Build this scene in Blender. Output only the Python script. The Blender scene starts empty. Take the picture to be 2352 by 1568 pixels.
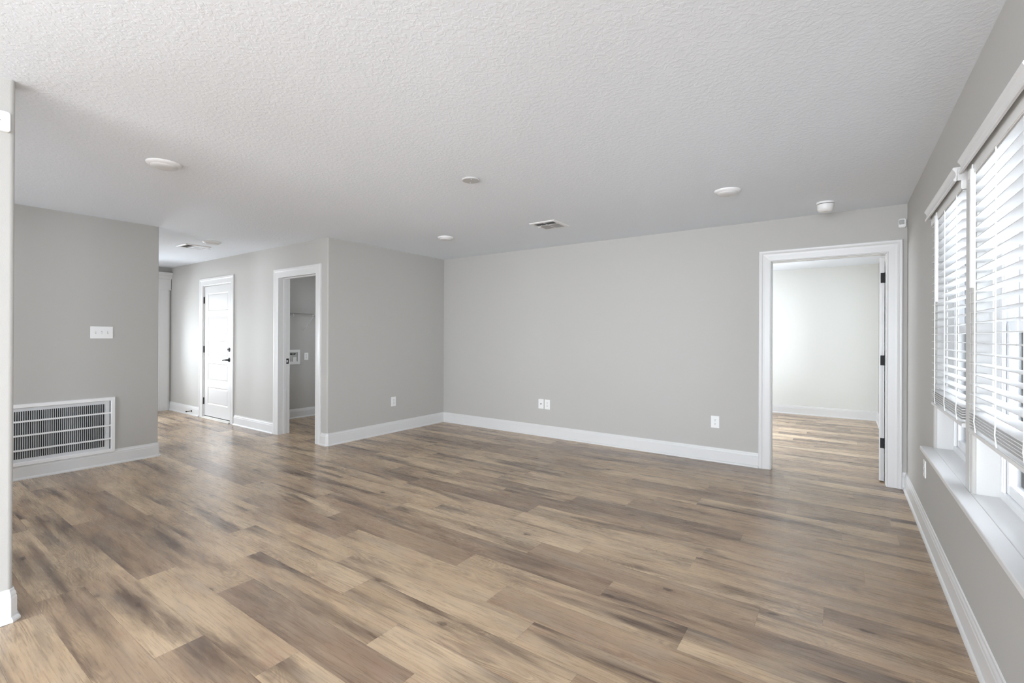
import bpy, bmesh, math, random
from mathutils import Vector, Matrix

C = bpy.context.scene.collection
PI = math.pi

# ------------------------------------------------------------------ camera
YAW, PITCH, ROLL = 0.6114, 0.0013, 0.0044
CAMZ = 1.2954
cam_data = bpy.data.cameras.new('camera')
cam = bpy.data.objects.new('camera', cam_data)
C.objects.link(cam)
f = Vector((-math.sin(YAW) * math.cos(PITCH), math.cos(YAW) * math.cos(PITCH), math.sin(PITCH)))
r0 = Vector((math.cos(YAW), math.sin(YAW), 0))
u0 = r0.cross(f)
r = r0 * math.cos(ROLL) + u0 * math.sin(ROLL)
u = -r0 * math.sin(ROLL) + u0 * math.cos(ROLL)
cam.matrix_world = Matrix(((r.x, u.x, -f.x, 0), (r.y, u.y, -f.y, 0), (r.z, u.z, -f.z, CAMZ), (0, 0, 0, 1)))
cam_data.sensor_width = 36
cam_data.lens = 1083.3 / 2352 * 36
cam_data.shift_y = -14.18 / 2352
cam_data.clip_start = 0.02
bpy.context.scene.camera = cam

# ------------------------------------------------------------------ world, exposure
sc = bpy.context.scene
sc.view_settings.view_transform = 'Standard'
sc.view_settings.look = 'None'
sc.view_settings.gamma = 1
sc.view_settings.use_curve_mapping = False
sc.view_settings.exposure = 0.72
sc.cycles.max_bounces = 14
sc.cycles.diffuse_bounces = 10
sc.cycles.glossy_bounces = 5
sc.cycles.transparent_max_bounces = 12
sc.cycles.sample_clamp_indirect = 8
world = bpy.data.worlds.new('overcast_sky')
sc.world = world
world.use_nodes = True
bg = world.node_tree.nodes['Background']
bg.inputs['Color'].default_value = (0.93, 0.97, 1.0, 1)
bg.inputs['Strength'].default_value = 4.2


def area_light(name, loc, direction, sx, sy, radiance, color=(1, 1, 1)):
    d = bpy.data.lights.new(name, 'AREA')
    d.shape = 'RECTANGLE'
    d.size, d.size_y = sx, sy
    d.energy = radiance * sx * sy * PI
    d.color = color
    o = bpy.data.objects.new(name, d)
    C.objects.link(o)
    o.location = loc
    o.rotation_euler = Vector(direction).to_track_quat('-Z', 'Z').to_euler()
    return o


DAY = (0.90, 0.965, 1.07)
# daylight through rear, front door and side glass; fill lamps are added, unseen
area_light('daylight_rear', (0.2, -6.55, 1.25), (0, 1, 0.9), 5.6, 2.2, 10.5, DAY)  # unseen rear glazing; lamp tilted up to brighten the ceiling
area_light('fill_nook', (4.85, -1.35, 1.30), (-1, 0, 0), 0.95, 1.9, 36.0, DAY)  # added unseen source, brightens the grille wall and left wall end
area_light('fill_nook_rear', (4.85, -4.9, 1.30), (-1, 0, 0), 2.2, 1.9, 14.0, DAY)  # added unseen source to lift the short side wall
area_light('fill_left_rear', (-3.4, -3.9, 1.30), (1, 0, 0), 2.6, 1.8, 15.0, DAY)  # added unseen source to lift the window wall
area_light('fill_recess', (-4.55, -0.86, 1.35), (0, 1, 0), 2.1, 1.5, 1.0, DAY)  # added unseen fill for the grille wall and the ceiling there
area_light('daylight_entry', (-9.80, 2.46, 1.12), (1, 0, 0), 0.62, 1.6, 16.0, DAY)
area_light('fill_dining', (-7.9, -0.3, 1.30), (0, 1, 0), 2.0, 1.5, 3.2, DAY)  # added unseen fill that evens out the hall wall
area_light('fill_bedroom_left', (-3.45, 7.3, 1.35), (1, 0, 0), 2.6, 1.5, 4.4, DAY)  # added unseen fill that evens out the bedroom
area_light('fill_laundry', (-5.75, 5.42, 1.4), (0, -1, 0), 0.8, 1.0, 3.2, DAY)  # added unseen fill for the unlit laundry
area_light('daylight_bedroom', (0.75, 7.25, 1.35), (-1, 0, 0), 2.0, 1.4, 11.0, DAY)
area_light('daylight_side_far', (0.80, 2.83, 1.33), (-1, 0, 0), 1.9, 1.4, 5.6, DAY)


# ------------------------------------------------------------------ materials
def mat(name, color, rough=0.5, metal=0.0, spec=0.5, bump=None, emit=None):
    m = bpy.data.materials.new(name)
    m.use_nodes = True
    nt = m.node_tree
    b = nt.nodes['Principled BSDF']
    b.inputs['Base Color'].default_value = (*color, 1)
    b.inputs['Roughness'].default_value = rough
    b.inputs['Metallic'].default_value = metal
    b.inputs['Specular IOR Level'].default_value = spec
    tc = nt.nodes.new('ShaderNodeTexCoord')
    n = nt.nodes.new('ShaderNodeTexNoise')
    n.inputs['Scale'].default_value = (bump or (40, 0.02, 2))[0]
    n.inputs['Detail'].default_value = (bump or (40, 0.02, 2))[2]
    nt.links.new(tc.outputs['Object'], n.inputs['Vector'])
    bp = nt.nodes.new('ShaderNodeBump')
    bp.inputs['Strength'].default_value = (bump or (40, 0.02, 2))[1]
    bp.inputs['Distance'].default_value = 0.002
    nt.links.new(n.outputs['Fac'], bp.inputs['Height'])
    nt.links.new(bp.outputs['Normal'], b.inputs['Normal'])
    return m


M = {}
M['wall'] = mat('wall_paint', (0.475, 0.466, 0.443), 0.62, bump=(240, 0.2, 3), spec=0.35)
M['wall_pale'] = mat('pale_wall_paint', (0.70, 0.71, 0.68), 0.6, bump=(260, 0.3, 3), spec=0.3)
M['trim'] = mat('trim_paint', (0.68, 0.68, 0.675), 0.32, bump=(60, 0.03, 2))
M['jamb'] = mat('window_return_paint', (0.62, 0.62, 0.61), 0.55, bump=(260, 0.2, 3), spec=0.3)
M['plastic'] = mat('white_plastic', (0.82, 0.82, 0.81), 0.35)
M['plastic_grey'] = mat('grey_plastic', (0.50, 0.50, 0.49), 0.45)
M['vinyl'] = mat('white_vinyl', (0.84, 0.85, 0.86), 0.35)
M['blind'] = mat('faux_wood_blind', (0.72, 0.72, 0.715), 0.42)
M['cord'] = mat('cord', (0.84, 0.84, 0.82), 0.8)
M['black'] = mat('black_metal', (0.008, 0.008, 0.008), 0.5, spec=0.25)
M['dark'] = mat('dark_slot', (0.02, 0.02, 0.02), 0.8)
M['void'] = mat('duct_dark', (0.055, 0.055, 0.055), 0.9)
M['white_metal'] = mat('white_enamel', (0.80, 0.80, 0.80), 0.38)
M['louver'] = mat('register_louver', (0.36, 0.36, 0.36), 0.5)
M['filter'] = mat('filter_media', (0.50, 0.51, 0.52), 0.95, bump=(900, 0.8, 2))
M['filter_edge'] = mat('filter_cardboard', (0.62, 0.63, 0.64), 0.9)
M['dome'] = mat('frosted_diffuser', (0.70, 0.70, 0.70), 0.4)
M['brass'] = mat('nickel', (0.55, 0.53, 0.5), 0.3, metal=1.0)
M['sill_metal'] = mat('threshold', (0.78, 0.77, 0.72), 0.4)
M['wire'] = mat('coated_wire', (0.36, 0.36, 0.35), 0.5)  # white wire toned grey, its shade put into the colour
M['lens'] = mat('sensor_lens', (0.42, 0.42, 0.41), 0.5)
M['fence'] = mat('weathered_fence', (0.20, 0.198, 0.195), 0.85, bump=(30, 0.4, 5))
M['patio'] = mat('patio_concrete', (0.30, 0.30, 0.29), 0.9, bump=(30, 0.3, 5))
M['hedge'] = mat('hedge_leaves', (0.07, 0.085, 0.065), 0.8, bump=(30, 1.0, 5))


def ceiling_mat():
    m = bpy.data.materials.new('ceiling_knockdown')
    m.use_nodes = True
    nt = m.node_tree
    b = nt.nodes['Principled BSDF']
    b.inputs['Base Color'].default_value = (0.82, 0.865, 0.92, 1)
    b.inputs['Roughness'].default_value = 0.75
    b.inputs['Specular IOR Level'].default_value = 0.25
    tc = nt.nodes.new('ShaderNodeTexCoord')
    n = nt.nodes.new('ShaderNodeTexNoise')
    n.inputs['Scale'].default_value = 46
    n.inputs['Detail'].default_value = 4
    n.inputs['Distortion'].default_value = 0.5
    rmp = nt.nodes.new('ShaderNodeValToRGB')
    rmp.color_ramp.elements[0].position = 0.46
    rmp.color_ramp.elements[1].position = 0.60
    bp = nt.nodes.new('ShaderNodeBump')
    bp.inputs['Strength'].default_value = 0.24
    bp.inputs['Distance'].default_value = 0.0022
    nt.links.new(tc.outputs['Object'], n.inputs['Vector'])
    nt.links.new(n.outputs['Fac'], rmp.inputs['Fac'])
    nt.links.new(rmp.outputs['Color'], bp.inputs['Height'])
    nt.links.new(bp.outputs['Normal'], b.inputs['Normal'])
    return m


M['ceiling'] = ceiling_mat()


def glass_mat():
    m = bpy.data.materials.new('window_glass')
    m.use_nodes = True
    nt = m.node_tree
    nt.nodes.remove(nt.nodes['Principled BSDF'])
    out = nt.nodes['Material Output']
    t = nt.nodes.new('ShaderNodeBsdfTransparent')
    t.inputs['Color'].default_value = (0.95, 0.96, 0.96, 1)
    g = nt.nodes.new('ShaderNodeBsdfGlossy')
    g.inputs['Roughness'].default_value = 0.02
    fr = nt.nodes.new('ShaderNodeFresnel')
    fr.inputs['IOR'].default_value = 1.3
    mx = nt.nodes.new('ShaderNodeMixShader')
    nt.links.new(fr.outputs[0], mx.inputs[0])
    nt.links.new(t.outputs[0], mx.inputs[1])
    nt.links.new(g.outputs[0], mx.inputs[2])
    nt.links.new(mx.outputs[0], out.inputs['Surface'])
    return m


M['glass'] = glass_mat()


def floor_mat():
    m = bpy.data.materials.new('vinyl_plank')
    m.use_nodes = True
    nt = m.node_tree
    N, L = nt.nodes, nt.links
    b = N['Principled BSDF']

    def node(t, **kw):
        n = N.new(t)
        for k, v in kw.items():
            setattr(n, k, v)
        return n

    def math_(op, a, b_=None, c_=None, clamp=False):
        n = node('ShaderNodeMath', operation=op, use_clamp=clamp)
        for i, v in enumerate((a, b_, c_)):
            if v is None:
                continue
            if isinstance(v, (int, float)):
                n.inputs[i].default_value = v
            else:
                L.new(v, n.inputs[i])
        return n.outputs[0]

    def mixc(fac, a, c, blend='MIX'):
        n = node('ShaderNodeMix', data_type='RGBA', blend_type=blend)
        if isinstance(fac, (int, float)):
            n.inputs[0].default_value = fac
        else:
            L.new(fac, n.inputs[0])
        for i, v in ((6, a), (7, c)):
            if isinstance(v, tuple):
                n.inputs[i].default_value = (*v, 1)
            else:
                L.new(v, n.inputs[i])
        return n.outputs[2]

    uv = node('ShaderNodeUVMap', uv_map='plank')
    at = node('ShaderNodeAttribute', attribute_name='seed')
    sep = node('ShaderNodeSeparateXYZ')
    L.new(uv.outputs[0], sep.inputs[0])
    u_, v_ = sep.outputs[0], sep.outputs[1]
    sr = node('ShaderNodeSeparateColor')
    L.new(at.outputs['Color'], sr.inputs[0])
    s1, s2, s3 = sr.outputs[0], sr.outputs[1], sr.outputs[2]

    def coords(su, sv, off):
        cx = math_('MULTIPLY_ADD', u_, su, math_('MULTIPLY', s2, 37.0 * off))
        cy = math_('MULTIPLY_ADD', v_, sv, math_('MULTIPLY', s3, 53.0 * off))
        cb = node('ShaderNodeCombineXYZ')
        L.new(cx, cb.inputs[0])
        L.new(cy, cb.inputs[1])
        L.new(math_('MULTIPLY', s2, 11.0 * off), cb.inputs[2])
        return cb.outputs[0]

    def noise(vec, scale, detail=3, dist=0.0, rough=0.5):
        n = node('ShaderNodeTexNoise')
        L.new(vec, n.inputs['Vector'])
        n.inputs['Scale'].default_value = scale
        n.inputs['Detail'].default_value = detail
        n.inputs['Distortion'].default_value = dist
        n.inputs['Roughness'].default_value = rough
        return n.outputs['Fac']

    def ramp(fac, *stops):
        n = node('ShaderNodeValToRGB')
        cr = n.color_ramp
        while len(cr.elements) < len(stops):
            cr.elements.new(0.5)
        for e, (p, c) in zip(cr.elements, stops):
            e.position = p
            e.color = (*c, 1) if isinstance(c, tuple) else (c, c, c, 1)
        L.new(fac, n.inputs['Fac'])
        return n.outputs['Color']

    # plank tone: per-plank seed shifted by a slow drift along the board
    drift = noise(coords(0.9, 4.0, 1.0), 1.3, 2)
    tone = math_('ADD', math_('MULTIPLY', s1, 0.92), math_('MULTIPLY_ADD', drift, 0.9, -0.44), clamp=True)
    base = ramp(tone, (0.0, (0.68, 0.52, 0.345)), (0.35, (0.56, 0.41, 0.262)),
                (0.65, (0.40, 0.282, 0.185)), (1.0, (0.27, 0.186, 0.127)))
    # smoky dark bands running along the board
    band = noise(coords(0.55, 4.6, 2.0), 1.5, 5, 0.35, 0.6)
    bandf = ramp(band, (0.49, 0.0), (0.66, 1.0))
    col = mixc(math_('MULTIPLY', bandf, 0.95), base, (0.095, 0.060, 0.044))
    # grey cast patches
    gp = ramp(noise(coords(1.6, 6.0, 3.0), 1.7, 2), (0.50, 0.0), (0.70, 1.0))
    col = mixc(math_('MULTIPLY', gp, 0.38), col, (0.37, 0.315, 0.25))
    rp = ramp(noise(coords(2.0, 5.0, 3.6), 1.6, 2), (0.58, 0.0), (0.75, 1.0))
    col = mixc(math_('MULTIPLY', rp, 0.32), col, (0.34, 0.185, 0.13))
    # cathedral grain lines: contour lines of a stretched noise
    g = noise(coords(1.0, 5.5, 4.0), 1.4, 2.5, 0.8)
    rings = math_('SINE', math_('MULTIPLY', g, 150.0))
    ringm = ramp(noise(coords(0.9, 3.0, 5.0), 1.4, 1), (0.48, 0.0), (0.62, 1.0))
    ringf = math_('MULTIPLY', math_('MULTIPLY_ADD', rings, 0.5, 0.5), ringm)
    col = mixc(math_('MULTIPLY', ringf, 0.46), col, (0.15, 0.10, 0.07))
    # fine fibre
    fib = noise(coords(6.0, 150.0, 6.0), 1.0, 5, 0.3, 0.6)
    fibf = ramp(fib, (0.40, 1.0), (0.62, 0.0))
    col = mixc(math_('MULTIPLY', fibf, 0.26), col, (0.15, 0.10, 0.072))
    fleck = ramp(noise(coords(16.0, 190.0, 6.5), 1.0, 3), (0.63, 0.0), (0.72, 1.0))
    col = mixc(math_('MULTIPLY', fleck, 0.55), col, (0.10, 0.065, 0.045))
    # knots
    vor = node('ShaderNodeTexVoronoi')
    L.new(coords(3.4, 7.0, 7.0), vor.inputs['Vector'])
    vor.inputs['Scale'].default_value = 1.0
    vor.inputs['Randomness'].default_value = 1.0
    wob = math_('MULTIPLY_ADD', noise(coords(35.0, 80.0, 8.0), 1.0, 3), 0.16, -0.08)
    kd = math_('ADD', vor.outputs['Distance'], wob)
    gate = node('ShaderNodeSeparateColor')
    L.new(vor.outputs['Color'], gate.inputs[0])
    gatef = math_('GREATER_THAN', gate.outputs[0], 0.66)
    knot = math_('MULTIPLY', ramp(kd, (0.04, 1.0), (0.13, 0.0)), gatef)
    halo = math_('MULTIPLY', ramp(kd, (0.08, 1.0), (0.42, 0.0)), gatef)
    hring = math_('MULTIPLY_ADD', math_('SINE', math_('MULTIPLY', kd, 95.0)), 0.4, 0.6)
    col = mixc(math_('MULTIPLY', math_('MULTIPLY', halo, hring), 0.5), col, (0.16, 0.105, 0.075))
    col = mixc(math_('MULTIPLY', knot, 0.85), col, (0.055, 0.035, 0.025))
    # seams
    uvp = node('ShaderNodeUVMap', uv_map='edge')
    se = node('ShaderNodeSeparateXYZ')
    L.new(uvp.outputs[0], se.inputs[0])
    eu = math_('MINIMUM', se.outputs[0], math_('SUBTRACT', 1.22, se.outputs[0]))
    ev = math_('MINIMUM', se.outputs[1], math_('SUBTRACT', 0.1812, se.outputs[1]))
    ed = math_('MINIMUM', eu, ev)
    seam = ramp(math_('MULTIPLY', ed, 100.0), (0.06, 1.0), (0.16, 0.0))
    col = mixc(math_('MULTIPLY', seam, 0.30), col, (0.05, 0.035, 0.025))
    lf = noise(coords(2.2, 26.0, 9.0), 1.2, 4, 0.2)
    col = mixc(math_('MULTIPLY', ramp(lf, (0.45, 0.0), (0.68, 1.0)), 0.22), col, (0.60, 0.46, 0.33))
    L.new(col, b.inputs['Base Color'])
    rgh = math_('MULTIPLY_ADD', fib, 0.10, 0.23)
    L.new(rgh, b.inputs['Roughness'])
    b.inputs['Specular IOR Level'].default_value = 0.5
    h = math_('SUBTRACT', math_('MULTIPLY', fib, 0.5), math_('MULTIPLY', seam, 1.5))
    bp = node('ShaderNodeBump')
    bp.inputs['Strength'].default_value = 0.25
    bp.inputs['Distance'].default_value = 0.0008
    L.new(h, bp.inputs['Height'])
    L.new(bp.outputs['Normal'], b.inputs['Normal'])
    return m


M['floor'] = floor_mat()


# ------------------------------------------------------------------ mesh helpers
class MB:
    """collects shapes, build() links them as one mesh object"""

    def __init__(self):
        self.bm = bmesh.new()

    def _cap(self, verts):
        try:
            return self.bm.faces.new(verts)
        except ValueError:
            return None

    def box(self, x0, x1, y0, y1, z0, z1, bevel=0.0):
        x0, x1 = min(x0, x1), max(x0, x1)
        y0, y1 = min(y0, y1), max(y0, y1)
        z0, z1 = min(z0, z1), max(z0, z1)
        vs = [self.bm.verts.new(p) for p in ((x0, y0, z0), (x1, y0, z0), (x1, y1, z0), (x0, y1, z0),
                                             (x0, y0, z1), (x1, y0, z1), (x1, y1, z1), (x0, y1, z1))]
        fs = [self._cap([vs[i] for i in q]) for q in ((3, 2, 1, 0), (4, 5, 6, 7), (0, 1, 5, 4), (1, 2, 6, 5), (2, 3, 7, 6), (3, 0, 4, 7))]
        if bevel:
            es = set()
            for fc in fs:
                es.update(fc.edges)
            bmesh.ops.bevel(self.bm, geom=list(es), offset=bevel, segments=2, affect='EDGES', clamp_overlap=True)
        return self

    def prism(self, poly, z0, z1):
        n = len(poly)
        a = [self.bm.verts.new((p[0], p[1], z0)) for p in poly]
        b = [self.bm.verts.new((p[0], p[1], z1)) for p in poly]
        self._cap(a[::-1])
        self._cap(b)
        for i in range(n):
            self._cap([a[i], a[(i + 1) % n], b[(i + 1) % n], b[i]])
        return self

    def loft(self, rings, closed=True, caps=True):
        vr = [[self.bm.verts.new(p) for p in ring] for ring in rings]
        n = len(vr[0])
        for i in range(len(vr) - 1):
            for j in range(n if closed else n - 1):
                self._cap([vr[i][j], vr[i][(j + 1) % n], vr[i + 1][(j + 1) % n], vr[i + 1][j]])
        if caps and closed:
            self._cap(vr[0][::-1])
            self._cap(vr[-1])
        return self

    def tube(self, pts, rad, seg=10):
        pts = [Vector(p) for p in pts]
        rings = []
        for i, p in enumerate(pts):
            t = (pts[min(i + 1, len(pts) - 1)] - pts[max(i - 1, 0)]).normalized()
            ref = Vector((0, 0, 1)) if abs(t.z) < 0.9 else Vector((1, 0, 0))
            a = t.cross(ref).normalized()
            b = t.cross(a).normalized()
            rr = rad[i] if isinstance(rad, (list, tuple)) else rad
            rings.append([p + (a * math.cos(2 * PI * k / seg) + b * math.sin(2 * PI * k / seg)) * rr for k in range(seg)])
        return self.loft(rings)

    def lathe(self, cx, cy, prof, seg=48):
        """prof: (radius, z) from axis to axis"""
        rings = [[(cx + rr * math.cos(2 * PI * k / seg), cy + rr * math.sin(2 * PI * k / seg), z) for k in range(seg)] for rr, z in prof]
        return self.loft(rings)

    def build(self, name, m, parent=None, smooth=False):
        bmesh.ops.recalc_face_normals(self.bm, faces=self.bm.faces)
        me = bpy.data.meshes.new(name)
        self.bm.to_mesh(me)
        self.bm.free()
        me.materials.append(m)
        o = bpy.data.objects.new(name, me)
        C.objects.link(o)
        if parent is not None:
            o.parent = parent
            o.matrix_parent_inverse = parent.matrix_world.inverted()
        if smooth:
            for p in me.polygons:
                p.use_smooth = True
            try:
                me.set_sharp_from_angle(angle=math.radians(smooth if not isinstance(smooth, bool) else 35))
            except Exception:
                pass
        return o


def tag(o, label=None, cat=None, group=None, kind=None):
    for k, v in (('label', label), ('category', cat), ('group', group), ('kind', kind)):
        if v:
            o[k] = v
    return o


def empty(name, loc, label, cat, group=None):
    o = bpy.data.objects.new(name, None)
    C.objects.link(o)
    o.location = loc
    o.empty_display_size = 0.05
    bpy.context.view_layer.update()
    return tag(o, label, cat, group)


def struct(o, label=None):
    o['kind'] = 'structure'
    if label:
        o['label'] = label
    return o


# ------------------------------------------------------------------ plan
H = 2.44
XC, XR, YB, YD, XV, YV, XF, XN, YN = -4.93, 0.4508, 5.239, 3.276, -5.972, 1.955, -9.473, -3.071, 0.456
T = 0.125
ZT = H + 0.02      # wall tops run slightly into the ceiling slab
YB2, YD2 = YB + T, YD + T + 0.02
YREAR = -6.4
XE, YE = 4.6, -0.15      # unseen nook added to the right behind the camera for light
YFAR = 9.25
XBED = -3.2
LX = -6.985        # laundry left wall face
LY = 5.1


def arc(cx, cy, rr, a0, a1, n=6):
    return [(cx + rr * math.cos(math.radians(a0 + (a1 - a0) * k / n)), cy + rr * math.sin(math.radians(a0 + (a1 - a0) * k / n))) for k in range(n + 1)]


# ------------------------------------------------------------------ floor
def make_floor():
    random.seed(7)
    W, LN, OFF = 0.1812, 1.22, 0.0017
    ends = {3: -3.18, 4: -4.69, 5: -1.82, 6: -1.34, 7: -1.63, 8: -2.05, 9: -1.14, 10: -1.42, 11: -0.56, 12: -0.99,
            13: -0.32, 14: -0.07, 15: -0.70, 16: -1.9, 17: 0.10, 20: 0.0}
    # (row, x inside the plank) -> tone 0 light .. 1 dark, for the boards that stand out
    tones = {(10, -1.0): 0.62, (12, -1.5): 0.80, (12, -0.5): 0.62, (13, -2.0): 0.12, (13, -1.0): 0.68, (7, -1.2): 0.02,
             (7, -2.2): 0.35, (6, -1.9): 0.92, (6, -0.9): 0.20, (9, -0.6): 0.45, (9, -1.7): 0.12, (14, -0.5): 0.22, (14, 0.2): 0.60,
             (5, -1.2): 0.15, (3, -2.6): 0.55, (8, -1.4): 0.25, (11, -1.2): 0.3, (11, -0.2): 0.15, (4, -2.8): 0.18,
             (15, -1.2): 0.15, (15, -0.3): 0.55, (13, 0.1): 0.3, (10, -2.0): 0.2, (5, -2.3): 0.30, (17, -0.6): 0.7}
    x0, x1, y0, y1 = XF - 0.1, XE + 0.1, YREAR - 0.12, YFAR + 0.1
    bm = bmesh.new()
    uv = bm.loops.layers.uv.new('plank')
    ed = bm.loops.layers.uv.new('edge')
    cl = bm.loops.layers.float_color.new('seed')
    r0_, r1_ = math.floor((y0 - OFF) / W), math.ceil((y1 - OFF) / W)
    prev = None
    for rw in range(r0_, r1_):
        ya, yb = max(OFF + rw * W, y0), min(OFF + (rw + 1) * W, y1)
        if yb - ya < 1e-4:
            continue
        e = ends.get(rw)
        if e is None:
            e = random.uniform(0, LN)
            while prev is not None and abs(((e - prev + LN / 2) % LN) - LN / 2) < 0.25:
                e = random.uniform(0, LN)
        prev = e
        k = math.floor((x0 - e) / LN)
        while e + k * LN < x1:
            xa_, xb_ = e + k * LN, e + (k + 1) * LN
            xa, xb = max(xa_, x0), min(xb_, x1)
            k += 1
            if xb - xa < 1e-4:
                continue
            s = [random.random() ** 1.25, random.random(), random.random(), 1.0]
            for (tr, tx), tv in tones.items():
                if tr == rw and xa_ < tx < xb_:
                    s[0] = tv
            q = ((xa, ya), (xb, ya), (xb, yb), (xa, yb))
            fc = bm.faces.new([bm.verts.new((x, y, 0)) for x, y in q])
            for lp, (x, y) in zip(fc.loops, q):
                lp[uv].uv = (x - xa_, y - (OFF + rw * W))
                lp[ed].uv = (x - xa_, y - (OFF + rw * W))
                lp[cl] = s
    # slab body below the boards
    vs = [bm.verts.new(p) for p in ((x0, y0, -0.001), (x1, y0, -0.001), (x1, y1, -0.001), (x0, y1, -0.001),
                                    (x0, y0, -0.1), (x1, y0, -0.1), (x1, y1, -0.1), (x0, y1, -0.1))]
    for q in ((0, 3, 2, 1)[::-1], (4, 7, 6, 5), (0, 1, 5, 4), (1, 2, 6, 5), (2, 3, 7, 6), (3, 0, 4, 7)):
        bm.faces.new([vs[i] for i in q])
    me = bpy.data.meshes.new('floor')
    bm.to_mesh(me)
    bm.free()
    me.materials.append(M['floor'])
    o = bpy.data.objects.new('floor', me)
    C.objects.link(o)
    struct(o, 'brown wood-look plank floor running through all the rooms')


make_floor()

m = MB()
m.box(XF - 0.13, XE + 0.13, YREAR - 0.13, YFAR + 0.13, H, H + 0.12)
struct(m.build('ceiling', M['ceiling']), 'white knockdown-textured ceiling')

# ------------------------------------------------------------------ walls
RD0, RD1, RDZ = -0.573, 0.313, 2.032       # bedroom doorway
LD0, LD1, LDZ = -5.99, -5.158, 2.035       # laundry doorway
GD0, GD1, GDZ = -8.215, -7.278, 2.06       # closed five-panel door
JT = 0.016         # door jamb boards line the rough openings

# back wall with the bedroom doorway
m = MB()
m.box(XC - 0.12, RD0 - JT, YB, YB2, 0, ZT).box(RD0 - JT, RD1 + JT, YB, YB2, RDZ + JT, ZT).box(RD1 + JT, XR + 0.19, YB, YB2, 0, ZT)
struct(m.build('wall_back', M['wall']))
# side wall, bullnose corner where it meets the hall wall
m = MB()
rr = 0.018
m.prism(arc(XC - rr, YD + rr, rr, 0, -90) + [(LD1 + JT, YD), (LD1 + JT, YD2), (XC - 0.12, YD2), (XC - 0.12, YB), (XC, YB)], 0, ZT)
struct(m.build('wall_side', M['wall'], smooth=30))
# hall wall with two doorways
m = MB()
m.box(XF - 0.12, GD0, YD, YD2, 0, ZT).box(GD0, GD1, YD, YD2, GDZ, ZT).box(GD1, LD0 - JT, YD, YD2, 0, ZT).box(LD0 - JT, LD1 + JT, YD, YD2, LDZ + JT, ZT)
struct(m.build('wall_hall', M['wall']))
# wall that carries the return air grille; behind it an unseen opening added for fill light
DX0, DX1 = -9.05, -6.60
m = MB()
rr = 0.012
m.prism([(XV - 0.12, -0.6), (XV, -0.6), (XV, YV - rr)] + arc(XV - rr, YV - rr, rr, 0, 90)[1:] + [(DX1, YV), (DX1, YV - 0.12), (XV - 0.12, YV - 0.12)], 0, ZT)
m.box(XF, DX0, YV - 0.12, YV, 0, ZT).box(DX0, DX1, YV - 0.12, YV, 2.15, ZT)
struct(m.build('wall_grille', M['wall'], smooth=30))
# foyer end wall with the front door opening
FD0, FD1, FDZ = 2.14, 3.06, 2.05
m = MB()
m.box(XF - 0.13, XF, YV - 0.12, FD0, 0, ZT).box(XF - 0.13, XF, FD1, YD, 0, ZT).box(XF - 0.13, XF, FD0, FD1, FDZ, ZT)
struct(m.build('wall_foyer', M['wall']))
# near left wall end
m = MB()
rr = 0.02
m.box(XN - 0.125, XN, YREAR, -5.25, 0, ZT).box(XN - 0.125, XN, -5.25, -2.55, 0, 0.35).box(XN - 0.125, XN, -5.25, -2.55, 2.25, ZT)  # unseen opening added for the left rear fill lamp
m.prism([(XN - 0.125, -2.55), (XN, -2.55), (XN, YN - rr)] + arc(XN - rr, YN - rr, rr, 0, 90)[1:] + arc(XN - 0.125 + rr, YN - rr, rr, 90, 180), 0, ZT)
struct(m.build('wall_left', M['wall'], smooth=30))
m = MB()
m.box(XV, -5.65, -0.72, -0.6, 0, ZT).box(-3.45, XN - 0.125, -0.72, -0.6, 0, ZT)
m.box(-5.65, -3.45, -0.72, -0.6, 0, 0.55).box(-5.65, -3.45, -0.72, -0.6, 2.15, ZT)  # unseen opening added to let the recess fill in
struct(m.build('wall_recess', M['wall']))
# unseen front room added behind the opening to light the hall
m = MB()
m.box(XF, XF + 0.1, -0.4, YV - 0.12, 0, ZT).box(XF, -9.0, -0.5, -0.4, 0, ZT).box(-6.8, XV - 0.12, -0.5, -0.4, 0, ZT)
m.box(-9.0, -6.8, -0.5, -0.4, 0, 0.5).box(-9.0, -6.8, -0.5, -0.4, 2.1, ZT)
struct(m.build('wall_front', M['wall']))
# rear wall: wide glazed opening behind the camera
m = MB()
m.box(XN - 0.125, -2.7, YREAR - 0.12, YREAR, 0, ZT).box(3.1, XE + 0.12, YREAR - 0.12, YREAR, 0, ZT)
m.box(-2.7, 3.1, YREAR - 0.12, YREAR, 2.36, ZT).box(-2.7, 3.1, YREAR - 0.12, YREAR, 0, 0.12)
struct(m.build('wall_rear', M['wall']))
# unseen nook added behind the camera, its openings admit fill light
m = MB()
m.box(XR, XE, YE, YE + 0.12, 0, ZT)
struct(m.build('wall_nook', M['wall']))
m = MB()
m.box(XE, XE + 0.12, YREAR, -6.05, 0, ZT).box(XE, XE + 0.12, -3.75, -1.85, 0, ZT)
m.box(XE, XE + 0.12, -6.05, -3.75, 2.3, ZT).box(XE, XE + 0.12, -6.05, -3.75, 0, 0.3).box(XE, XE + 0.12, -0.87, YE + 0.12, 0, ZT)
m.box(XE, XE + 0.12, -1.85, -0.87, 2.3, ZT).box(XE, XE + 0.12, -1.85, -0.87, 0, 0.3)
struct(m.build('wall_nook_east', M['wall']))
# bedroom walls
m = MB()
m.box(XBED - 0.12, 0.64, YFAR, YFAR + 0.12, 0, ZT)
struct(m.build('wall_bedroom_far', M['wall_pale']))
m = MB()
m.box(XBED - 0.12, XBED, YB2, 6.0, 0, ZT).box(XBED - 0.12, XBED, 8.6, YFAR, 0, ZT)
m.box(XBED - 0.12, XBED, 6.0, 8.6, 0, 0.6).box(XBED - 0.12, XBED, 6.0, 8.6, 2.1, ZT)  # opening added out of view for the left bedroom fill
struct(m.build('wall_bedroom_left', M['wall_pale']))
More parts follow.
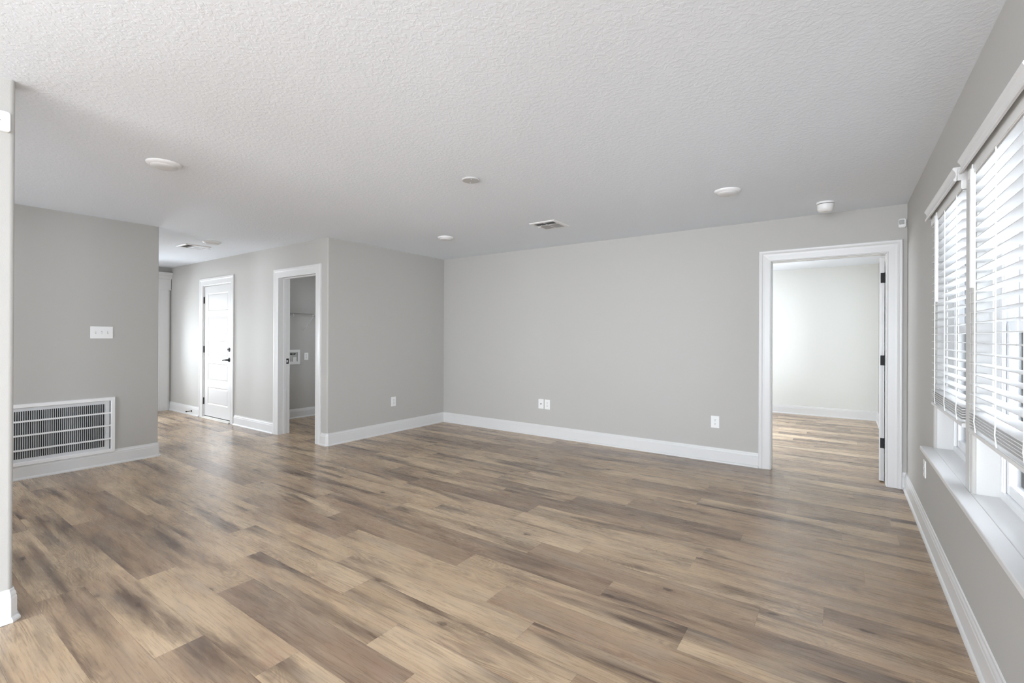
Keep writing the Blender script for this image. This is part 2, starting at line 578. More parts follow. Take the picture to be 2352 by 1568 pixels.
# laundry walls
m = MB()
m.box(LX - 0.12, LX, YD2, LY, 0, ZT)
struct(m.build('wall_laundry_left', M['wall']))
m = MB()
m.box(LX - 0.12, -6.15, LY, LY + 0.12, 0, ZT).box(-5.35, XC - 0.12, LY, LY + 0.12, 0, ZT)
m.box(-6.15, -5.35, LY, LY + 0.12, 0, 0.9).box(-6.15, -5.35, LY, LY + 0.12, 1.9, ZT)  # opening added out of view for the laundry fill
struct(m.build('wall_laundry_back', M['wall']))

# right wall with window openings: (y0, y1) near to far
XO = XR + 0.19
SZ, WZ = 0.602, 2.05
WINS = [(1.878, 2.779), (2.893, 3.794)]
BEDW = (6.25, 8.25)
rr = 0.014


def pier(y0, y1, z0, z1, ra=True, rb=True):
    """wall piece between two openings, bullnosed towards the openings"""
    p = []
    p += [(XO, y0)]
    p += (arc(XR + rr, y0 + rr, rr, 270, 180, 5) if ra else [(XR, y0)])
    p += (arc(XR + rr, y1 - rr, rr, 180, 90, 5) if rb else [(XR, y1)])
    p += [(XO, y1)]
    return p, z0, z1


m = MB()
m.box(XR, XO, YE, YFAR, 0, SZ)
m.box(XR, XO, YE, YFAR, WZ, ZT)
for y0, y1, ra, rb in ((YE, 1.878, False, True), (2.779, 2.893, True, True),
                       (3.794, 6.25, True, True), (8.25, YFAR, True, False)):
    m.prism(*pier(y0, y1, SZ, WZ, ra, rb))
struct(m.build('wall_right', M['wall'], smooth=30))

# drywall returns of the windows are painted white: thin liners on the reveals
for (y0, y1) in WINS:
    m = MB()
    for ys, sgn in ((y0, 1), (y1, -1)):
        m.box(XR + 0.016, XO, ys, ys + sgn * 0.004, 0.632, WZ)
    m.box(XR + 0.016, XO, y0, y1, WZ - 0.004, WZ)
    struct(m.build('trim_1', M['jamb']))
# pier face between the two windows, white like the returns
m = MB()
m.prism([(XR - 0.0015, 2.795), (XR + 0.001, 2.795), (XR + 0.001, 2.877), (XR - 0.0015, 2.877)], 0.632, WZ)
struct(m.build('trim_1', M['jamb']))


# ------------------------------------------------------------------ baseboards, casings
BASE_PROF = [(0.0, 0.0), (0.026, 0.0), (0.0255, 0.008), (0.021, 0.016), (0.0145, 0.021), (0.014, 0.104), (0.0115, 0.110), (0.0120, 0.116),
             (0.0105, 0.124), (0.0065, 0.132), (0.0055, 0.142), (0.0, 0.145)]


def off_path(path, d, side):
    """offset a polyline sideways by d, mitred"""
    out = []
    n = len(path)
    for i in range(n):
        p = Vector(path[i])
        ns = []
        if i > 0:
            t = (p - Vector(path[i - 1])).normalized()
            ns.append(Vector((-t.y, t.x)) * side)
        if i < n - 1:
            t = (Vector(path[i + 1]) - p).normalized()
            ns.append(Vector((-t.y, t.x)) * side)
        if len(ns) == 1:
            out.append(p + ns[0] * d)
        else:
            b = (ns[0] + ns[1])
            b = b / (1 + ns[0].dot(ns[1]))
            out.append(p + b * d)
    return out


def baseboard(name, path, side, m_=None):
    lines = [[(q.x, q.y, z) for q in off_path(path, d, side)] for d, z in BASE_PROF]
    rings = [[lines[k][i] for k in range(len(BASE_PROF))] for i in range(len(path))]
    mb = MB()
    mb.loft(rings)
    return struct(mb.build(name, m_ or M['trim']))


cf = 0.014
baseboard('baseboard_back', [(RD0 - 0.108, YB), (XC, YB)], 1)
baseboard('baseboard_side', [(XC, YB), (XC, YD + cf), (XC - cf, YD), (LD1 + 0.108, YD)], 1)
baseboard('baseboard_hall', [(LD0 - 0.112, YD), (GD1 + 0.098, YD)], 1)
baseboard('baseboard_hall', [(GD0 - 0.11, YD), (XF, YD)], 1)
baseboard('baseboard_foyer', [(XF, YD), (XF, 3.251)], 1)
baseboard('baseboard_grille', [(XV, -0.6), (XV, YV - 0.006), (XV - 0.008, YV), (DX1 + 0.002, YV)], -1)
baseboard('baseboard_left', [(XN, YREAR), (XN, YN - cf), (XN - cf, YN), (XN - 0.125 + cf, YN), (XN - 0.125, YN - cf), (XN - 0.125, -0.6)], -1)
baseboard('baseboard_right', [(XR, YE + 0.001), (XR, YB), (RD1 + 0.108, YB)], 1)
baseboard('baseboard_bedroom', [(XBED, YB2), (XBED, YFAR), (XR, YFAR), (XR, YB2)], -1)
baseboard('baseboard_laundry', [(LX, YD2), (LX, LY), (XC - 0.12, LY)], -1)

CAS_PROF = [(0.0, 0.0), (0.0, 0.011), (0.006, 0.0135), (0.012, 0.011), (0.018, 0.0115), (0.055, 0.0135), (0.072, 0.016), (0.080, 0.0205),
            (0.090, 0.0195), (0.100, 0.021), (0.106, 0.019), (0.108, 0.015), (0.108, 0.0)]


def casing(name, x0, x1, zt, yface, ny, wl=1.0, wr=1.0, mm=None):
    """door casing on a wall that faces ny along Y"""
    rings = [[], [], [], []]
    for u_, t_ in CAS_PROF:
        y = yface + ny * t_
        rings[0].append((x0 - u_ * wl, y, 0.0))
        rings[1].append((x0 - u_ * wl, y, zt + u_))
        rings[2].append((x1 + u_ * wr, y, zt + u_))
        rings[3].append((x1 + u_ * wr, y, 0.0))
    mb = MB()
    mb.loft(rings)
    return mb.build(name, mm or M['trim'])


def jamb_box(mb, x0, x1, zt, ya, yb, stop=None, sp=0.009):
    """lining boards whose faces stand at x0, x1 and zt"""
    e = 0.0005
    mb.box(x0 - JT + e, x0, ya, yb, 0, zt)
    mb.box(x1, x1 + JT - e, ya, yb, 0, zt)
    mb.box(x0 - JT + e, x1 + JT - e, ya, yb, zt, zt + JT - e)
    if stop:
        s0, s1 = stop
        mb.box(x0 - 0.001, x0 + sp, s0, s1, 0, zt - 0.0005)
        mb.box(x1 - sp, x1 + 0.001, s0, s1, 0, zt - 0.0005)
        mb.box(x0 + sp, x1 - sp, s0, s1, zt - sp, zt + 0.001)


# ---- doorway to the bright bedroom (door_1): casing, jamb, open slab
o = struct(casing('trim_2', RD0, RD1, RDZ, YB, -1), 'wide white door casing of the bedroom doorway')
m = MB()
jamb_box(m, RD0, RD1, RDZ, YB - 0.001, YB2 + 0.001, stop=(YB + 0.03, YB + 0.075), sp=0.004)
jb = m.build('jamb', M['trim'], o)
struct(casing('trim_2', RD0, RD1, RDZ, YB2, 1))

door = MB()
HX, HY, DW, DT = RD1 - 0.001, YB2 + 0.006, 0.86, 0.035
ang = math.radians(4.0)      # swung a little past ninety degrees
ca, sa = math.cos(ang), math.sin(ang)


def leaf_pt(s, t):
    # s along the leaf into the bedroom, t through its thickness towards -X
    return (HX - 0.0065 - t * ca + s * sa, HY + s * ca + t * sa)


def leaf_box(mb, s0, s1, t0, t1, z0, z1):
    mb.prism([leaf_pt(s0, t0), leaf_pt(s1, t0), leaf_pt(s1, t1), leaf_pt(s0, t1)], z0, z1)


PZ = [(0.18, 0.50), (0.60, 0.86), (0.96, 1.22), (1.32, 1.58), (1.68, 1.93)]
leaf_box(door, 0, DW, 0.006, DT - 0.006, 0.012, 2.012)
for a, b in ((0, 0.11), (DW - 0.11, DW)):
    leaf_box(door, a, b, 0, DT, 0.012, 2.012)
zs = [0.012] + [z for p in PZ for z in p] + [2.012]
for i in range(0, len(zs), 2):
    leaf_box(door, 0.11, DW - 0.11, 0, DT, zs[i], zs[i + 1])
d1 = struct(door.build('door_1', M['trim']), 'white panel door standing open into the bright bedroom')
for zc in (1.830, 1.0905, 0.3505):
    h = MB()
    leaf_box(h, -0.0035, 0.001, 0.001, 0.027, zc - 0.0445, zc + 0.0445)
    h.tube([(HX - 0.003, HY - 0.010, zc - 0.046), (HX - 0.003, HY - 0.010, zc + 0.046)], 0.0065, 10)
    h.box(HX - 0.003, HX + 0.0005, HY - 0.045, HY - 0.010, zc - 0.0445, zc + 0.0445)
    h.build('hinge', M['black'], d1, smooth=30)
for t0, t1, sg in ((-0.012, 0.0, 1), (DT, DT + 0.012, -1)):
    h = MB()
    leaf_box(h, DW - 0.09, DW - 0.04, t0, t1, 0.90, 0.95)
    h.build('door_handle', M['black'], d1)

# ---- laundry doorway
o = struct(casing('trim_3', LD0, LD1, LDZ, YD, -1), 'white door casing of the dark laundry doorway')
m = MB()
jamb_box(m, LD0, LD1, LDZ, YD - 0.001, YD2 + 0.002, stop=(YD + 0.06, YD + 0.095))
m.build('jamb', M['trim'], o)
m = MB()
m.box(LD0 - 0.0005, LD0 + 0.002, YD2 - 0.052, YD2 - 0.012, 0.915, 0.985, 0.001)
sp = m.build('strike_plate', M['black'], o)
m = MB()
m.box(LD0 + 0.0015, LD0 + 0.0030, YD2 - 0.040, YD2 - 0.026, 0.934, 0.964)
m.build('latch_hole', M['plastic'], sp)

# ---- closed five-panel door at the end of the hall (door_2)
o = struct(casing('trim_4', GD0 + 0.012, GD1 - 0.012, GDZ - 0.004, YD, -1, 1.0, 0.92), 'white casing of the closed five-panel door')
m = MB()
jamb_box(m, GD0 + 0.0275, GD1 - 0.0275, GDZ - 0.0145, YD - 0.001, YD2)
for xa_, xb_ in ((GD0, GD0 + 0.012), (GD1 - 0.012, GD1)):
    m.box(xa_, xb_, YD + 0.001, YD2, 0, GDZ)
m.build('jamb', M['trim'], o)
sx0, sx1 = GD0 + 0.028, GD1 - 0.028
SY = YD + 0.012        # slab face
pz = [(0.223, 0.487), (0.588, 0.853), (0.954, 1.203), (1.309, 1.569), (1.660, 1.931)]
px0, px1 = sx0 + 0.112, sx1 - 0.112
m = MB()
m.box(sx0, sx1, SY + 0.009, SY + 0.042, 0.038, 2.04)
m.box(sx0, px0, SY, SY + 0.010, 0.038, 2.04).box(px1, sx1, SY, SY + 0.010, 0.038, 2.04)
zz = [0.038] + [z for p in pz for z in p] + [2.04]
for i in range(0, len(zz), 2):
    m.box(px0, px1, SY, SY + 0.010, zz[i], zz[i + 1])
for z0, z1 in pz:     # sloped sticking and the raised field
    def rect(i, y):
        return [(px0 + i, y, z0 + i), (px1 - i, y, z0 + i), (px1 - i, y, z1 - i), (px0 + i, y, z1 - i)]
    for (ia, ya_), (ib, yb_) in (((0, SY), (0.011, SY + 0.0085)), ((0.011, SY + 0.0085), (0.016, SY + 0.0085)), ((0.016, SY + 0.0085), (0.030, SY + 0.003))):
        ra, rb = rect(ia, ya_), rect(ib, yb_)
        for q in range(4):
            vv = [m.bm.verts.new(p) for p in (ra[q], ra[(q + 1) % 4], rb[(q + 1) % 4], rb[q])]
            vd = [m.bm.verts.new((p[0], SY + 0.012, p[2])) for p in (ra[q], ra[(q + 1) % 4], rb[(q + 1) % 4], rb[q])]
            m._cap(vv)
            m._cap(vd[::-1])
            for w_ in range(4):
                m._cap([vv[w_], vd[w_], vd[(w_ + 1) % 4], vv[(w_ + 1) % 4]])
    m.box(px0 + 0.030, px1 - 0.030, SY + 0.003, SY + 0.012, z0 + 0.030, z1 - 0.030)
d2 = struct(m.build('door_2', M['trim']), 'closed white five-panel door at the end of the hall')
for zc in (1.832, 1.066, 0.262):
    h = MB()
    h.tube([(sx0 - 0.006, SY - 0.006, zc - 0.052), (sx0 - 0.006, SY - 0.006, zc + 0.052)], 0.0095, 10)
    h.box(sx0 - 0.012, sx0 + 0.002, SY - 0.004, SY + 0.002, zc - 0.05, zc + 0.05)
    h.build('hinge', M['black'], d2, smooth=30)
hx = sx1 - 0.062


def disc_y(mb, cx, cz, y0, y1, rad, seg=24):
    mb.loft([[(cx + rad * math.cos(2 * PI * k / seg), y, cz + rad * math.sin(2 * PI * k / seg)) for k in range(seg)] for y in (y0, y1)])


h = MB()
disc_y(h, hx, 0.925, SY + 0.001, SY - 0.010, 0.033)
disc_y(h, hx, 0.925, SY - 0.010, SY - 0.045, 0.011)
h.tube([(hx, SY - 0.043, 0.925), (hx - 0.03, SY - 0.047, 0.925), (hx - 0.08, SY - 0.046, 0.922), (hx - 0.125, SY - 0.042, 0.915)], [0.011, 0.010, 0.009, 0.007], 10)
h.build('door_handle', M['black'], d2, smooth=35)
h = MB()
disc_y(h, hx, 1.075, SY + 0.001, SY - 0.012, 0.031)
h.box(hx - 0.016, hx + 0.016, SY - 0.030, SY - 0.010, 1.069, 1.081, 0.002)
h.build('deadbolt', M['black'], d2, smooth=35)
m = MB()
m.box(GD0 + 0.028, GD1 - 0.028, YD - 0.03, YD2, 0.0, 0.018, 0.003)
m.box(GD0 + 0.028, GD1 - 0.028, YD + 0.006, YD2, 0.018, 0.026)
struct(m.build('trim_5', M['sill_metal']), 'pale threshold strip below the closed door')
m = MB()
m.box(GD0 + 0.028, GD1 - 0.028, SY + 0.006, SY + 0.04, 0.026, 0.038)
m.build('door_sweep', M['dark'], d2)

# keys hanging from the lever
k = empty('hanging_key', (hx - 0.03, SY - 0.03, 0.90), 'small silver key hanging below the black lever of the closed door', 'key')
m = MB()
m.tube([(hx - 0.02 + 0.012 * math.cos(a), SY - 0.035, 0.905 + 0.022 * math.sin(a)) for a in [2 * PI * i / 16 for i in range(17)]], 0.0014, 6)
m.build('ring', M['brass'], k, smooth=True)
m = MB()
m.box(hx - 0.032, hx - 0.010, SY - 0.037, SY - 0.034, 0.862, 0.885, 0.001).box(hx - 0.025, hx - 0.017, SY - 0.037, SY - 0.034, 0.825, 0.865)
m.build('blade', M['brass'], k)

# door stop on the hall baseboard
k = empty('door_stop', (-8.62, YD - 0.014, 0.062), 'black rod door stop on the hall baseboard left of the closed door', 'door stop')
m = MB()
disc_y(m, -8.58, 0.066, YD - 0.013, YD - 0.019, 0.014, 16)
m.tube([(-8.58, YD - 0.018, 0.066), (-8.585, YD - 0.085, 0.064)], 0.0045, 10)
m.build('rod', M['black'], k, smooth=35)
m = MB()
m.tube([(-8.585, YD - 0.083, 0.064), (-8.586, YD - 0.096, 0.0638)], 0.010, 12)
m.build('bumper', M['black'], k, smooth=35)

# ---- front door surround and glazed door, hidden behind the grille wall
m = MB()
for y0, y1 in ((FD0 - 0.155, FD0 - 0.005), (FD1 + 0.030, 3.249)):
    m.box(XF, XF + 0.022, y0, y1, 0, 2.05)
    m.box(XF + 0.022, XF + 0.030, y0 + 0.02, y1 - 0.02, 0.0, 2.05)
hy0, hy1 = FD0 - 0.18, 3.268


def hp(y_, d):
    return y_


prof = [(0.0, 2.050), (0.036, 2.050), (0.036, 2.066), (0.028, 2.070), (0.028, 2.235), (0.034, 2.240), (0.040, 2.262), (0.056, 2.290),
        (0.074, 2.305), (0.080, 2.322), (0.086, 2.326), (0.086, 2.348), (0.0, 2.348)]
rings = []
for sgn, yb in ((-1, hy0), (1, hy1)):
    rings.append([(XF + d, yb + sgn * max(0, (d - 0.03)) * 0.9, z) for d, z in prof])
m.loft(rings)
struct(m.build('trim_6', M['trim']), 'white pilasters and crown header of the front door surround')
m = MB()
m.box(XF - 0.11, XF - 0.07, FD0, FD1, 0.0, 0.30).box(XF - 0.11, XF - 0.07, FD0, FD1, 1.93, FDZ)
m.box(XF - 0.11, XF - 0.07, FD0, FD0 + 0.06, 0.30, 1.93).box(XF - 0.11, XF - 0.07, FD1 - 0.30, FD1, 0.30, 1.93)
d3 = struct(m.build('door_3', M['trim']), 'white front door with a tall glass light')
m = MB()
m.box(XF - 0.094, XF - 0.088, FD0 + 0.06, FD1 - 0.30, 0.30, 1.93)
m.build('pane', M['glass'], d3)

# ------------------------------------------------------------------ windows
def window(name, y0, y1, z0=0.632, z1=WZ, label=None):
    xf = XR + 0.087
    xb = XO + 0.01
    fw = 0.030
    m = MB()
    # outer frame and jamb tracks
    for ya, yb in ((y0, y0 + fw), (y1 - fw, y1)):
        m.box(xf, xb, ya, yb, z0, z1)
    m.box(xf, xb, y0 + fw, y1 - fw, z0, z0 + fw).box(xf, xb, y0 + fw, y1 - fw, z1 - fw, z1)
    for x_ in (xf + 0.004, xf + 0.036, xf + 0.072, xf + 0.1):
        for ya, yb in ((y0 + fw, y0 + fw + 0.012), (y1 - fw - 0.012, y1 - fw)):
            m.box(x_, x_ + 0.006, ya, yb, z0 + fw, z1 - fw)
    w = struct(m.build(name, M['vinyl']), label)
    zm = (z0 + z1) / 2
    for kx, za, zb in ((xf + 0.012, z0 + fw, zm + 0.02), (xf + 0.046, zm - 0.02, z1 - fw)):
        s = MB()
        sw = 0.042
        ya, yb = y0 + fw + 0.004, y1 - fw - 0.004
        s.box(kx, kx + 0.024, ya, ya + sw, za, zb, 0.003).box(kx, kx + 0.024, yb - sw, yb, za, zb, 0.003)
        s.box(kx, kx + 0.024, ya + sw, yb - sw, za, za + sw, 0.003).box(kx, kx + 0.024, ya + sw, yb - sw, zb - 0.036, zb, 0.003)
        so = s.build('sash', M['vinyl'], w)
        g = MB()
        g.box(kx + 0.010, kx + 0.014, ya + sw - 0.002, yb - sw + 0.002, za + sw - 0.002, zb - 0.034)
        g.build('pane', M['glass'], so)
        mu = MB()
        for i in (1, 2):
            yy = ya + sw + (yb - ya - 2 * sw) * i / 3
            mu.box(kx + 0.006, kx + 0.018, yy - 0.009, yy + 0.009, za + sw, zb - 0.036)
        zz_ = (za + sw + zb - 0.036) / 2
        mu.box(kx + 0.006, kx + 0.018, ya + sw, yb - sw, zz_ - 0.009, zz_ + 0.009)
        mu.build('muntin', M['vinyl'], so)
    return w


window('window_1', *WINS[1], label='white double-hung window behind the far blind')
window('window_2', *WINS[0], label='white double-hung window behind the near blind')
m = MB()
for ya, yb in ((6.25, 6.30), (7.22, 7.28), (8.20, 8.25)):
    m.box(XR + 0.09, XO, ya, yb, SZ, WZ)
m.box(XR + 0.09, XO, 6.25, 8.25, SZ, SZ + 0.05).box(XR + 0.09, XO, 6.25, 8.25, WZ - 0.05, WZ)
w = struct(m.build('window_4', M['vinyl']), 'bedroom window')
m = MB()
m.box(XR + 0.12, XR + 0.125, 6.30, 8.20, SZ + 0.05, WZ - 0.05)
m.build('pane', M['glass'], w)
m = MB()
for xa, xb in ((-2.7, -2.64), (-0.78, -0.72), (1.14, 1.20), (3.04, 3.1)):
    m.box(xa, xb, YREAR - 0.09, YREAR - 0.03, 0.12, 2.36)
m.box(-2.7, 3.1, YREAR - 0.09, YREAR - 0.03, 0.12, 0.18).box(-2.7, 3.1, YREAR - 0.09, YREAR - 0.03, 2.30, 2.36)
w = struct(m.build('window_5', M['vinyl']), 'wide patio glazing in the wall behind the camera')
m = MB()
m.box(-2.64, 3.04, YREAR - 0.063, YREAR - 0.057, 0.18, 2.30)
m.build('pane', M['glass'], w)
m = MB()
m.box(XE + 0.03, XE + 0.09, -1.85, -1.79, 0.3, 2.3).box(XE + 0.03, XE + 0.09, -0.93, -0.87, 0.3, 2.3)
m.box(XE + 0.03, XE + 0.09, -1.79, -0.93, 0.3, 0.36).box(XE + 0.03, XE + 0.09, -1.79, -0.93, 2.24, 2.3)
w = struct(m.build('window_6', M['vinyl']), 'unseen nook window added behind the camera for fill light')
m = MB()
m.box(XE + 0.057, XE + 0.063, -1.79, -0.93, 0.36, 2.24)
m.build('pane', M['glass'], w)

# window sill board shared by the two blinds windows
m = MB()
m.prism([(0.391, 1.55), (0.391, 3.823), (XR - 0.0005, 3.823), (XR - 0.0005, 1.55)], 0.609, 0.632)
for y0, y1 in WINS:
    m.box(XR - 0.001, XR + 0.10, y0 + 0.0005, y1 - 0.0005, 0.602, 0.632)
m.box(XR - 0.001, XR + 0.02, 2.779, 2.893, 0.609, 0.632)
sill = m.build('trim_7', M['trim'])
bv = sill.modifiers.new('edge', 'BEVEL')
bv.width = 0.004
bv.segments = 3
bv.limit_method = 'ANGLE'
struct(sill, 'long white window sill board under both blinds')


# ------------------------------------------------------------------ blinds
def make_blind(y0, y1, label, wand_y):
    """faux-wood blind between y0 (near) and y1 (far)"""
    b_ = empty('window_blind', (XR, (y0 + y1) / 2, 2.0), label, 'window blind', 'white faux-wood blinds on the right wall')
    ya, yb = y0 + 0.006, y1 - 0.006
    xa, xb = 0.441, 0.491
    m = MB()
    prof = [(XR - 0.0008, 2.066), (0.408, 2.066), (0.406, 2.060), (0.4075, 2.055), (0.4125, 2.049), (0.4160, 2.041), (0.4172, 2.032), (0.4160, 2.024), (0.4125, 2.017), (0.4100, 2.014), (0.4090, 2.009), (0.412, 2.004),
            (0.420, 2.004), (0.422, 2.058), (XR - 0.0008, 2.058)]
    va, vb = y0 + 0.004, y1 + 0.008
    m.loft([[(x, va, z) for x, z in prof], [(x, vb, z) for x, z in prof]])
    for ye in (va, vb - 0.006):
        m.box(0.4225, XR - 0.001, ye, ye + 0.006, 2.006, 2.0575)
    m.build('valance', M['blind'], b_)
    m = MB()
    m.box(0.436, 0.494, ya, yb, 1.966, 2.046, 0.003)
    m.build('headrail', M['plastic'], b_)
    # slats: gently crowned section
    m = MB()
    zs = [1.445 - 0.0428 * k for k in range(-12, 11)]
    zs = [z for z in zs if z < 1.96]
    stack = [0.985 - 0.0115 * k for k in range(6)]
    for z in zs + stack:
        top = [(xa + (xb - xa) * i / 6, z + 0.0016 * (1 - ((i - 3) / 3) ** 2) + 0.001) for i in range(7)]
        bot = [(x, zz_ - 0.0029) for x, zz_ in reversed(top)]
        sec = top + bot
        m.loft([[(x, ya, z_) for x, z_ in sec], [(x, yb, z_) for x, z_ in sec]])
    m.build('slats', M['blind'], b_, smooth=25)
    m = MB()
    m.box(0.440, 0.492, ya, yb, 0.893, 0.912, 0.003)
    m.build('bottom_rail', M['blind'], b_)
    n = 3
    ly = [yb - 0.125, yb - 0.125 - (yb - ya - 0.25) / 2, ya + 0.125]
    for y_ in ly:
        m = MB()
        m.tube([(xa - 0.002, y_, 1.968), (xa - 0.002, y_, 0.99), (xa - 0.004, y_ - 0.004, 0.955), (xa - 0.001, y_ - 0.012, 0.912)], 0.0022, 6)
        m.tube([(xb + 0.002, y_, 1.968), (xb + 0.002, y_, 0.912)], 0.0022, 6)
        for z in zs:
            m.tube([(xa - 0.002, y_, z - 0.002), (xb + 0.002, y_, z - 0.002)], 0.0007, 4)
        m.build('ladder_cord', M['cord'], b_)
    m = MB()
    m.tube([(0.4325, wand_y, 1.985), (0.4325, wand_y, 1.50)], 0.0085, 16)
    m.tube([(0.4325, wand_y, 2.004), (0.4325, wand_y, 1.983)], 0.003, 8)
    m.build('tilt_wand', M['blind'], b_, smooth=35)
    return b_


make_blind(*WINS[1], 'far white slatted blind, next to the corner and bedroom doorway', 3.560)
make_blind(*WINS[0], 'near white slatted blind at the right edge of the photo', 2.655)


# ------------------------------------------------------------------ wall plates
class Frame:
    """local (s across, n out of the wall, z up) -> world"""

    def __init__(self, org, s, n):
        self.o, self.s, self.n = Vector(org), Vector(s), Vector(n)

    def p(self, s, n, z):
        q = self.o + self.s * s + self.n * n
        return (q.x, q.y, q.z + z)

    def box(self, mb, s0, s1, n0, n1, z0, z1, bevel=0):
        a, b = self.p(s0, n0, z0), self.p(s1, n1, z1)
        mb.box(a[0], b[0], a[1], b[1], a[2], b[2], bevel)

    def disc(self, mb, s, z, n0, n1, rad, seg=14):
        mb.loft([[self.p(s + rad * math.cos(2 * PI * k / seg), n, z + rad * math.sin(2 * PI * k / seg)) for k in range(seg)] for n in (n0, n1)])


FACES = {'back': ((1, 0, 0), (0, -1, 0)), 'side': ((0, -1, 0), (1, 0, 0)), 'right': ((0, 1, 0), (-1, 0, 0))}


def outlet(pos, face, label, w=0.080, h=0.124, kind='duplex', group=None, decor=False):
    s, n = FACES[face]
    F = Frame(pos, s, n)
    root = empty('wall_outlet' if kind != 'coax' else 'cable_plate', pos, label, 'electrical outlet' if kind != 'coax' else 'wall plate', group)
    m = MB()
    F.box(m, -w / 2, w / 2, 0.0002, 0.0065, -h / 2, h / 2, 0.002)
    m.build('faceplate', M['plastic'], root)
    if kind == 'duplex':
        for sg in (1, -1):
            m = MB()
            F.box(m, -0.0165, 0.0165, 0.006, 0.0085, sg * 0.0205 - 0.0145, sg * 0.0205 + 0.0145, 0.002)
            so = m.build('socket', M['plastic'], root)
            m = MB()
            F.box(m, -0.0075, -0.0052, 0.0084, 0.0090, sg * 0.0205 - 0.001, sg * 0.0205 + 0.009)
            F.box(m, 0.0052, 0.0075, 0.0084, 0.0090, sg * 0.0205 - 0.001, sg * 0.0205 + 0.009)
            F.disc(m, 0, sg * 0.0205 - 0.0075, 0.0084, 0.0090, 0.0027)
            m.build('slots', M['dark'], so)
        m = MB()
        F.disc(m, 0, 0, 0.006, 0.0078, 0.003)
        m.build('screw', M['plastic_grey'], root)
    else:
        m = MB()
        F.disc(m, 0, 0, 0.006, 0.013, 0.0065)
        m.build('cable_jack', M['dark'], root)
        for z in (0.042, -0.042):
            m = MB()
            F.disc(m, 0, z, 0.006, 0.0076, 0.0025)
            m.build('screw', M['plastic_grey'], root)
    return root


outlet((-1.084, YB, 0.4107), 'back', 'white duplex outlet on the back wall just left of the bedroom doorway')
outlet((-3.110, YB, 0.4145), 'back', 'white outlet plate in the middle of the back wall, right one of the touching pair')
outlet((-3.2037, YB, 0.4162), 'back', 'white cable plate with a dark centre jack, left one of the touching pair', kind='coax')
outlet((XC, 4.268, 0.4110), 'side', 'white outlet on the short side wall between laundry doorway and room corner')
outlet((XR, 4.130, 0.4300), 'right', 'white outlet plate on the window wall below the end of the sill', w=0.085, h=0.114)
outlet((LX, 4.263, 0.957), 'side', 'white outlet inside the dark laundry, right of the valve box', w=0.072, h=0.114)

# triple toggle switch
F = Frame((XV, 1.4825, 1.3119), (0, 1, 0), (1, 0, 0))
k = empty('light_switch', (XV, 1.4825, 1.3119), 'white triple toggle switch plate on the wall above the return air grille', 'light switch')
m = MB()
F.box(m, -0.0865, 0.0865, 0.0002, 0.0065, -0.0585, 0.0585, 0.002)
m.build('faceplate', M['plastic'], k)
for i, dn in ((-1, 1), (0, -1), (1, 1)):
    s = i * 0.046
    m = MB()
    F.box(m, s - 0.005, s + 0.005, 0.0064, 0.0068, -0.0125, 0.0125)
    sl = m.build('toggle_slot', M['plastic_grey'], k)
    m = MB()
    F.box(m, s - 0.004, s + 0.004, 0.0066, 0.0175, dn * 0.004 - 0.005, dn * 0.004 + 0.005, 0.001)
    m.build('toggle', M['plastic'], sl)

# sensor / thermostat at the left edge on the near wall end
k = empty('wall_sensor', (XN, 0.392, 2.239), 'rounded white plastic sensor box high on the near left wall end', 'wall sensor')
m = MB()


def rrect(cy, cz, hw, hh, rad, n=6):
    pts = []
    for qy, qz, a0 in ((cy + hw - rad, cz + hh - rad, 0), (cy - hw + rad, cz + hh - rad, 90), (cy - hw + rad, cz - hh + rad, 180), (cy + hw - rad, cz - hh + rad, 270)):
        pts += arc(qy, qz, rad, a0, a0 + 90, n)
    return pts


rings = []
for x, ins in ((0.0005, 0.0), (0.016, 0.0), (0.020, 0.0015), (0.022, 0.005)):
    rings.append([(XN + x, y, z) for y, z in rrect(0.392, 2.2393, 0.046 - ins, 0.0455 - ins, 0.012 - ins * 0.5)])
m.loft(rings)
m.build('case', M['plastic'], k, smooth=35)
m = MB()
m.loft([[(XN + x, 0.4035 + 0.0022 * math.cos(a), 2.2395 + 0.0022 * math.sin(a)) for a in [2 * PI * i / 12 for i in range(12)]] for x in (0.021, 0.0228)])
m.build('indicator', M['dark'], k)

# motion sensor in the corner
k = empty('motion_sensor', (0.42, YB - 0.02, 2.275), 'small white motion sensor in the corner right of the bedroom doorway', 'motion sensor')
m = MB()
m.box(0.391, 0.440, YB - 0.030, YB - 0.0005, 2.238, 2.312, 0.006)
m.build('case', M['plastic'], k, smooth=35)
m = MB()
m.box(0.395, 0.428, YB - 0.0325, YB - 0.029, 2.264, 2.302, 0.002)
m.build('lens', M['lens'], k)

# ------------------------------------------------------------------ return air grille
GY0, GY1, GZ0, GZ1 = 0.772, 1.587, 0.1225, 0.670
k = empty('return_air_grille', (XV, (GY0 + GY1) / 2, GZ0), 'large white return air grille with pleated filter low on the left wall', 'air grille')
m = MB()
fw = 0.034
m.loft([[(XV + d_, GY0 + i_, GZ0 + i_), (XV + d_, GY1 - i_, GZ0 + i_), (XV + d_, GY1 - i_, GZ1 - i_), (XV + d_, GY0 + i_, GZ1 - i_)]
        for d_, i_ in ((0.0005, 0.0), (0.018, 0.0), (0.024, 0.004), (0.024, 0.030), (0.020, 0.034), (0.0005, 0.034))], caps=False)
m.build('frame', M['white_metal'], k)
for zc in (0.5155, 0.3905, 0.2605):
    m = MB()
    m.box(XV + 0.012, XV + 0.020, GY0 + fw, GY1 - fw, zc - 0.0075, zc + 0.0075)
    m.build('crossbar', M['white_metal'], k)
m = MB()       # cardboard rim of the filter
iy0, iy1, iz0, iz1 = GY0 + fw, GY1 - fw, GZ0 + fw, GZ1 - fw
